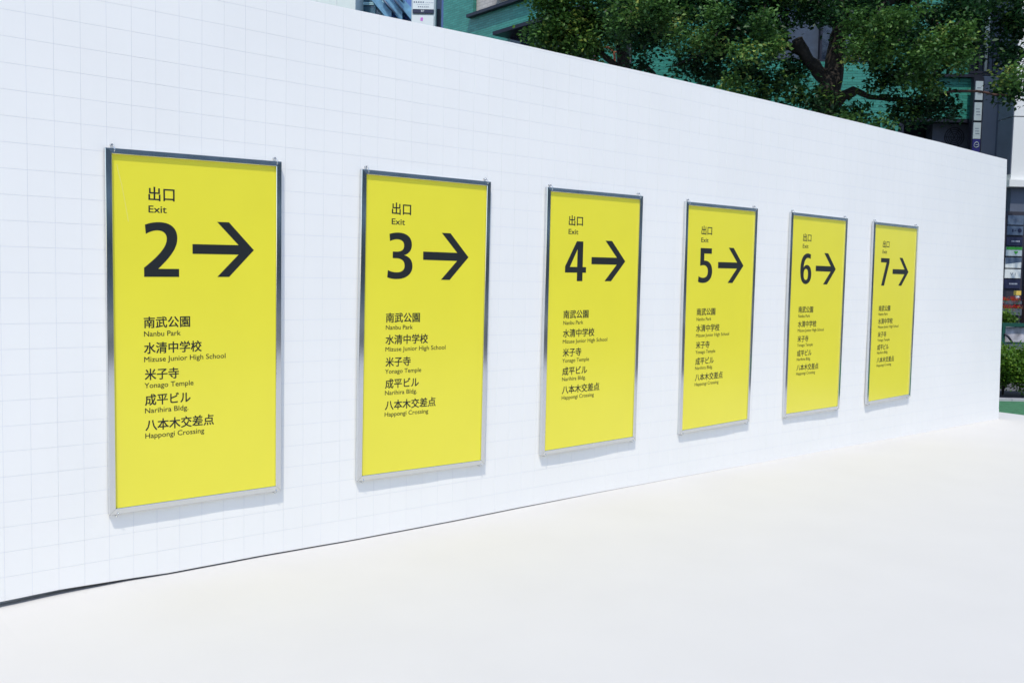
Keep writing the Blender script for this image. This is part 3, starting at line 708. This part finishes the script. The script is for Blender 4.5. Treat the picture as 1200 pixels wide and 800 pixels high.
bt2, _ = G(735, 340, TB); t2 = W3(bt2, TB, 0)
tree2 = empty('leafy_tree', 'lower yellowish green tree at the left end of the foliage, against green brick', 'tree', t2)
limb(tree2, t2, [(738, 460, TB), (735, 200, TB), (733, 80, TB), (722, 30, TB), (712, -40, TB)], [.20, .17, .13, .09, .03], 'trunk', n=10)
limb(tree2, t2, [(733, 85, TB), (700, 60, TB-.3), (665, 40, TB-.4), (640, 30, TB-.4)], [.07, .05, .03, .012])
limb(tree2, t2, [(735, 110, TB), (752, 75, TB), (765, 85, TB-.2), (775, 100, TB-.2)], [.06, .05, .04, .03])
limb(tree2, t2, [(725, 40, TB), (690, 10, TB-.3), (660, -10, TB-.4)], [.05, .04, .02])
EA = [(675, 42, 40, 26, TB-.4, .7), (645, 28, 22, 26, TB-.4, .5), (690, 10, 48, 24, TB-.4, .8), (655, 5, 28, 18, TB-.4, .6), (735, 12, 40, 26, TB-.4, .7), (662, 58, 30, 8, TB-.2, .4), (700, 40, 20, 22, TB-.2, .4)]
PA = cloud(EA, 1.3)
leaves('crown', PA, [.11]*len(PA), 13000, .090, M['leaf_y'], tree2, t2, per=7)
PA2 = cloud([(700, -90, 90, 70, TB, 1.6)], .35)
leaves('crown', PA2, [.3]*len(PA2), 7000, .12, M['leaf_y'], tree2, t2, per=7)
# things glimpsed in the gap between the two trees
AR = 22.5; rx_, rz_ = G(709, 68, AR)
ring = vthing('hoop', 'thin orange-brown metal hoop showing over the wall between the two trees', 'hoop', rx_, AR)
mb = MB((rx_, AR, 0)); k = AR/FPX
mb.tube([(rx_+11*k*math.cos(t), AR, rz_+12*k*math.sin(t)) for t in np.linspace(-.2, math.pi+.2, 22)], .028, 7)
mb.tube([(rx_-11*k, AR, 0), (rx_-11.2*k, AR, rz_)], .028, 7); mb.tube([(rx_+11*k, AR, 0), (rx_+11.2*k, AR, rz_)], .028, 7)
mb.build('arch', M['rust'], ring)
mb = MB((rx_, AR, 0)); mb.tube([(rx_+8*k, AR, rz_+8*k), (rx_+14*k, AR, rz_+6*k), (rx_+17*k, AR, rz_+9*k)], .02, 6); mb.tube([(rx_-12*k, AR, rz_+12*k), (rx_-10.5*k, AR, rz_+16*k), (rx_-13*k, AR, rz_+17*k)], .02, 6); mb.build('bracket', M['rust'], ring)
AC = 23.2; cx_, cz_ = G(720, 28, AC)
cl = vthing('pale_strips', 'two pale grey strips hanging in the dark gap between the trees', 'cloth', cx_, AC)  # pale grey wavy strips below a crossbar
for (u0, u1, v0, v1, sk) in ((713, 716.5, 17, 36, -1.5), (719.5, 725, 25, 39, 2)):
    mb = MB((cx_, AC, 0)); n = 7
    for i in range(n):
        t0, t1 = i/n, (i+1)/n
        q = [G(u0+sk*t0, v0+(v1-v0)*t0, AC), G(u1+sk*t0*.4, v0+(v1-v0)*t0, AC), G(u1+sk*t1*.4, v0+(v1-v0)*t1, AC), G(u0+sk*t1, v0+(v1-v0)*t1, AC)]
        y0_, y1_ = AC+.03*math.sin(i), AC+.03*math.sin(i+1)
        mb.poly([(q[3][0], y1_, q[3][1]), (q[2][0], y1_+.02, q[2][1]), (q[1][0], y0_+.02, q[1][1]), (q[0][0], y0_, q[0][1])], smooth=True)
    mb.build('strip', M['pale_sign'], cl)
mb = MB((cx_, AC, 0)); mb.tube([(cx_-.5, AC, G(720, 16, AC)[1]), (cx_+.4, AC, G(720, 16, AC)[1])], .02, 6)
mb.tube([(cx_-.5, AC, 0), (cx_-.5, AC, G(720, 16, AC)[1]+.02)], .03, 6); mb.tube([(cx_+.4, AC, 0), (cx_+.4, AC, G(720, 16, AC)[1]+.02)], .03, 6); mb.build('pole', M['dark_metal'], cl)

# ------------------------------------------------------------------ top left: pylon sign, blue and teal building, pale building
AP = 26.0; px0, px1 = G(483, 10, AP)[0], G(509, 10, AP)[0]; pc = (px0+px1)/2
ps = vthing('pylon_sign', 'white and navy pylon sign with a pink mark, left of the green brick building', 'sign', pc, AP); pof = (pc, AP, 0)
zp = lambda y: G(497, y, AP)[1]
mb = MB(pof); mb.box(px0-.02, px1+.03, AP+.02, AP+.4, 0, 12); mb.build('casing', M['pale_sign'], ps)
mb = MB(pof); mb.box(px0+.02, px1-.01, AP-.03, AP+.019, zp(11.5), 12); up_ = mb.build('panel', M['white_sign'], ps)
mb = MB(pof)
for k in range(5): mb.box(px0+.04+.06*k, px0+.075+.06*k, AP-.034, AP-.0301, zp(4), zp(2.6))
for k in range(6): mb.box(px0+.16+.05*k, px0+.19+.05*k, AP-.034, AP-.0301, zp(9.2), zp(8.2))
tag(mb.build('lettering', M['grey_print'], up_), kind='stuff')
mb = MB(pof)
for k in range(5): mb.box(px0+.36+.045*k, px0+.385+.045*k, AP-.034, AP-.0301, zp(3.9), zp(3.1))
for k in range(7): mb.box(px0+.13+.05*k, px0+.16+.05*k, AP-.034, AP-.0301, zp(6.1), zp(5.6))
tag(mb.build('lettering', M['pale_print'], up_), kind='stuff')
mb = MB(pof); mb.box(px0+.02, px1-.02, AP-.05, AP+.018, zp(16), zp(12.2)); nb = mb.build('band', M['navy_sign'], ps)
V, Fc = text_mesh('BF'); mb = MB(pof)
for p in V: mb.v.append(mb._p((pc-.06+p[0]*.09, AP-.0508, zp(14.9)+p[1]*.075)))
mb.f = list(Fc); mb.uv = [[(0, 0)]*len(f) for f in Fc]; mb.smooth = [False]*len(Fc); mb.build('lettering', M['white_sign'], nb)
mb = MB(pof); mb.box(px0+.0, px1-.01, AP-.04, AP+.018, 0, zp(18.6)); lp = mb.build('panel', M['white_sign'], ps)
mb = MB(pof); c = G(494.3, 23.2, AP); mb.prism([(c[0]-.032, c[1]-.045), (c[0]+.028, c[1]-.05), (c[0]+.038, c[1]+.03), (c[0]+.02, c[1]+.05), (c[0]-.03, c[1]+.038)], AP-.044, AP-.0401); mb.build('emblem', M['pink'], lp)
xq0, xq1 = G(510.3, 10, AP+.6)[0], G(516, 10, AP+.6)[0]
dk = vthing('service_door', 'narrow dark doorway strip under grey cladding between pylon and green building', 'door', xq0, AP+.6)
mb = MB((xq0, AP+.6, 0)); mb.box(xq0, xq1, AP+.6, AP+.8, 0, G(512, 10.8, AP+.6)[1]); mb.build('door_leaf', M['dark_metal'], dk)
mb = MB((xq0, AP+.6, 0)); mb.box(xq0-.3, xq1, AP+.82, AP+1.0, 0, 12); mb.build('cladding', M['grey_render'], dk)
AB = 36.0
def bx_(px, a=AB): return G(px, 10, a)[0]
def bz_(py, a=AB, px=450): return G(px, py, a)[1]
bl = vthing('blue_building', 'blue building with teal framed glazing and an outside stair, far behind the wall', 'building', bx_(450), AB); bo2 = (bx_(450), AB, 0)
mb = MB(bo2); mb.box(bx_(405), bx_(505), AB, AB+6, 0, 18); mb.build('wall', M['blue_wall'], bl)
for (u0, u1) in ((426, 439.2), (442, 448.8)):
    for (v0, v1) in ((-26, -14), (-11, 4.5), (9, 24), (27, 40)):
        mb = MB(bo2); mb.box(bx_(u0), bx_(u1), AB-.22, AB-.17, bz_(v1), bz_(v0)); mb.build('window', M['teal_glass'], bl)
mb = MB(bo2)
for u in (424.6, 440.6, 450): mb.box(bx_(u-.9), bx_(u+.9), AB-.3, AB-.002, 0, 17)
for v in (-28, -12.5, 6.2, 8.0, 25.5): mb.box(bx_(425.6), bx_(449), AB-.27, AB-.003, bz_(v+.7), bz_(v-.7))
mb.build('glazing_frame', M['teal_frame'], bl)
mb = MB(bo2)
for k in range(-1, 2):          # stair flights descending to the right
    dx = k*13
    def q(px, py): return (bx_(px), bz_(py))
    mb.prism([q(452+dx, 7.5+0), q(452+dx, -4), q(475+dx, 20), q(475+dx, 34)][::-1], AB-.9-.15*k, AB-.2)
mb.build('stair_flight', M['stair_panel'], bl)
mb = MB(bo2)
for (p, q_) in (((451, 7), (468, 26)), ((455, -4), (478, 24)), ((460, -8), (476, 12)), ((466, -6), (477, 6))):
    a1, a2 = (bx_(p[0]), AB-1.15, bz_(p[1])), (bx_(q_[0]), AB-1.15, bz_(q_[1])); mb.tube([a1, a2], .035, 6)
mb.build('stair_rail', M['slate_sign'], bl)
mb = MB(bo2); mb.box(bx_(468.8), bx_(470.6), AB-.06, AB-.001, bz_(5), 17); mb.build('white_strip', M['white_sign'], bl)
mb = MB(bo2); mb.box(bx_(478), bx_(484), AB-.4, AB-.001, 0, 17); mb.build('corner_pier', M['blue_wall'], bl)
AQ = 34.0
pq = vthing('pale_building', 'pale greenish white building just showing over the wall at upper left', 'building', G(370, 0, AQ)[0], AQ); qo = (G(370, 0, AQ)[0], AQ, 0)
mb = MB(qo); mb.box(G(300, 0, AQ)[0], G(416.5, 5, AQ)[0], AQ, AQ+8, 0, 18); mb.build('wall', M['pale_render'], pq)
for k in range(4):
    x = G(322+24*k, 0, AQ)[0]; mb = MB(qo); mb.box(x-.012, x+.012, AQ-.03, AQ-.001, 0, 17.9); mb.build('panel_joint', M['white_render'], pq)

# ------------------------------------------------------------------ right foreground strip beyond the wall end: turf, kerb, hedge, rail, flower boxes
mb = MB(); mb.poly([W3(4.0, 9.5, -.012), W3(14, 9.5, -.012), W3(14, 13.72, -.012), W3(4.0, 13.72, -.012)]); tag(mb.build('lawn', M['turf']), kind='structure')
def gz(px, py): # distance at which a ground point shows
    r = FW+RT*(px-600)/FPX-UR*(py-400)/FPX; s = -CZ/r[2]; return s*(r@F0)
AK = gz(1186, 469)
kb, _ = G(1186, 468, AK)
kt = vthing('kerb', 'thin pale stone kerb between the turf and the hedge', 'kerb', kb, AK)
mb = MB((kb, AK, 0))
for k in range(12):
    x = kb-5+1.0*k; mb.box(x+.004, x+.996, AK, AK+.10, -.02, .022)
mb.build('kerb_stones', M['kerb'], kt)
AH = AK+.65
for i, (px, lab) in enumerate(((1176, 'bright green feathery shrub next to the end of the white wall'), (1203, 'green feathery shrub cut by the right picture edge'), (1240, 'green feathery shrub outside the right edge'))):
    hb, _ = G(px, 440, AH); hw = W3(hb, AH, 0)
    if i == 2: continue
    sh = empty('shrub', lab, 'shrub', hw, group='shrubs behind the kerb')
    P = []
    for _ in range(70):
        v = rng.normal(size=3); v /= np.linalg.norm(v); v *= rng.uniform(.3, 1)**.4; P.append(W3(hb+v[0]*.27, AH+v[1]*.32,   .40+v[2]*.25))
    leaves('foliage', P, [.07]*len(P), 6500, .045, M['hedge'], sh, hw, droop=-.4)
    mb = MB(hw)
    for k in range(6): mb.tube([hw, tuple(Vector(hw)+Vector((random.uniform(-.15, .15), random.uniform(-.1, .1), .6)))], [.012, .004], 5)
    mb.build('stem', M['bark'], sh)
mb = MB(); mb.poly([W3(4.0, AK+.1, -.008), W3(14, AK+.1, -.008), W3(14, AK+1.3, -.008), W3(4.0, AK+1.3, -.008)]); tag(mb.build('soil_bed', M['dark_base']), kind='structure')
AF = 16.2; fb, _ = G(1186, 390, AF); zf = lambda py, a=AF: G(1186, py, a)[1]
lg = vthing('stone_ledge', 'low slate grey stone ledge running behind the shrubs', 'ledge', fb, AF-.3)
mb = MB((fb, AF-.3, 0)); mb.box(fb-2.5, fb+4, AF-.4, AF+.3, -.02, zf(403)); mb.build('ledge_block', M['slate'], lg)
mb = MB((fb, AF-.3, 0)); mb.box(fb-2.5, fb+4, AF-.45, AF-.401, zf(408.5), zf(406.5)); mb.build('pale_edge', M['kerb'], lg)
rl = vthing('railing', 'dark green metal railing with a grey marbled banner behind its bars', 'railing', fb, AF)
zr = zf(403)+.001
mb = MB((fb, AF, 0)); mb.box(fb-2, fb+4, AF-.03, AF+.03, zf(382.5), zf(378.3)); mb.build('top_rail', M['green_rail'], rl)
mb = MB((fb, AF, 0)); mb.box(fb-2, fb+4, AF-.02, AF+.02, zf(402.2), zf(400.8)); mb.build('bottom_rail', M['green_rail'], rl)
for px in (1175, 1209):
    x = G(px, 390, AF)[0]; mb = MB((fb, AF, 0)); mb.box(x-.025, x+.025, AF-.04, AF+.019, zr, zf(378.3)-.005); mb.build('post', M['green_rail'], rl)
mb = MB((fb, AF, 0)); mb.tube([(*G(1175, 391, AF)[:1], AF-.06, zf(391)), (G(1180, 395, AF)[0], AF-.06, zf(395)), (G(1184, 401, AF)[0], AF-.06, zf(401))], .018, 6); mb.build('brace', M['dark_metal'], rl)
mb = MB((fb, AF, 0)); n = 24
for i in range(n):
    a_, c_ = fb-1.9+5.8*i/n, fb-1.9+5.8*(i+1)/n; ya, yc = AF+.05+.015*math.sin(i*1.3), AF+.05+.015*math.sin((i+1)*1.3)
    mb.poly([(a_, ya, zf(400.6)), (c_, yc, zf(400.6)), (c_, yc, zf(383.5)), (a_, ya, zf(383.5))], smooth=True)
mb.build('banner', M['marble'], rl)
for i, (v0, v1, a, lab) in enumerate(((349, 356, 18.9, 'upper grey flower box of red blossoms by the directory board'), (358, 369, 18.4, 'lower grey flower box of red blossoms, in front of the other'))):
    fx, _ = G(1186, v0, a); xl_, xr_ = G(1172, v0, a)[0], G(1194.5, v0, a)[0]; zt_, zb2 = G(1186, v0+3.4, a)[1], G(1186, v1, a)[1]
    fl = vthing('flower_box', lab, 'planter', fx, a, 'red flower boxes by the shopfront')
    mb = MB((fx, a, 0)); mb.box(xl_, xr_, a-.1, a+.12, zb2, zt_); mb.build('box', M['planter'], fl)
    mb = MB((fx, a, 0)); mb.box(xl_+.02, xl_+.06, a-.02, a+.1, 0, zb2-.001); mb.box(xr_-.06, xr_-.02, a-.02, a+.1, 0, zb2-.001); mb.build('leg', M['dark_metal'], fl)
    wl = W3(fx, a, 0); ctr = [W3(random.uniform(xl_, xr_), a+random.uniform(-.12, .1), zt_+random.uniform(-.005, .035)) for _ in range(40)]
    loc = [tuple(c) for c in ctr]
    for nm, mt, cnt, dzz in (('blossom', 'flower', 420, .01), ('greenery', 'hedge', 300, -.02)):
        o = leaves(nm, [(c[0], c[1], c[2]+dzz) for c in loc], [.012]*40, cnt, .024, M[mt], None, (0, 0, 0))
        o.parent = fl; o.matrix_parent_inverse = (Matrix.Translation(fl.location) @ Matrix.Rotation(-YAW, 4, 'Z')).inverted()
pb_, pz_ = G(1179, 372, 17.6); pw = W3(pb_, 17.6, 0)
pt = empty('potted_plant', 'small leafy green plant below the flower boxes, against the wall end', 'plant', pw)
P = [W3(pb_+random.uniform(-.11, .12), 17.6+random.uniform(-.1, .1), pz_+random.uniform(-.1, .06)) for _ in range(30)]
leaves('foliage', P, [.03]*30, 900, .05, M['hedge'], pt, pw, droop=-.3)
mb = MB(pw); p_ = Vector(pw); mb.tube([p_, p_+Vector((0, 0, pz_-.1))], [.12, .15], 10); mb.build('pot', M['planter'], pt)

# ------------------------------------------------------------------ across the street (behind the camera), mirrored in the steel frames
def opposite(x0, x1, y, h, floors, lab):
    t = empty('street_block', lab, 'building', ((x0+x1)/2, y, 0), 0, 'office blocks across the street'); off = ((x0+x1)/2, y, 0)
    mb = MB(off); mb.box(x0, x1, y-8, y, 0, h); mb.build('wall', M['opp_wall'], t)
    mb = MB(off); mb.box(x0-.05, x1+.05, y+.0, y+.12, 0, .88); mb.build('plinth', M['kerb'], t)
    fh = h/floors
    for k in range(floors):
        mb = MB(off); mb.box(x0+.5, x1-.5, y+.001, y+.06, k*fh+.9, (k+1)*fh-.5); mb.build('window_band', M['opp_glass'], t)
        mb = MB(off); mb.box(x0+.2, x1-.2, y+.001, y+.3, (k+1)*fh-.3, (k+1)*fh-.05); mb.build('floor_ledge', M['opp_band'], t)
opposite(-34, 8, -34, 12, 3, 'grey office block across the street, behind and left of the viewer')
opposite(8.02, 45.98, -33.5, 11.5, 3, 'lower grey office block across the street from the signs')
opposite(46, 96, -35, 12, 3, 'long grey office block across the street, far to the right')
mb = MB(); mb.poly([(-60, -18, -.02), (120, -18, -.02), (120, -12, -.02), (-60, -12, -.02)]); tag(mb.build('road', mat('asphalt', (.03, .032, .032), .9, var=.2, vscale=2)), kind='structure')
mb = MB(); mb.poly([(-60, -31.9, -.02), (120, -31.9, -.02), (120, -18.1, -.02), (-60, -18.1, -.02)]); tag(mb.build('pavement', mat('pale_paving', (.22, .24, .23), .9, var=.1)), kind='structure')
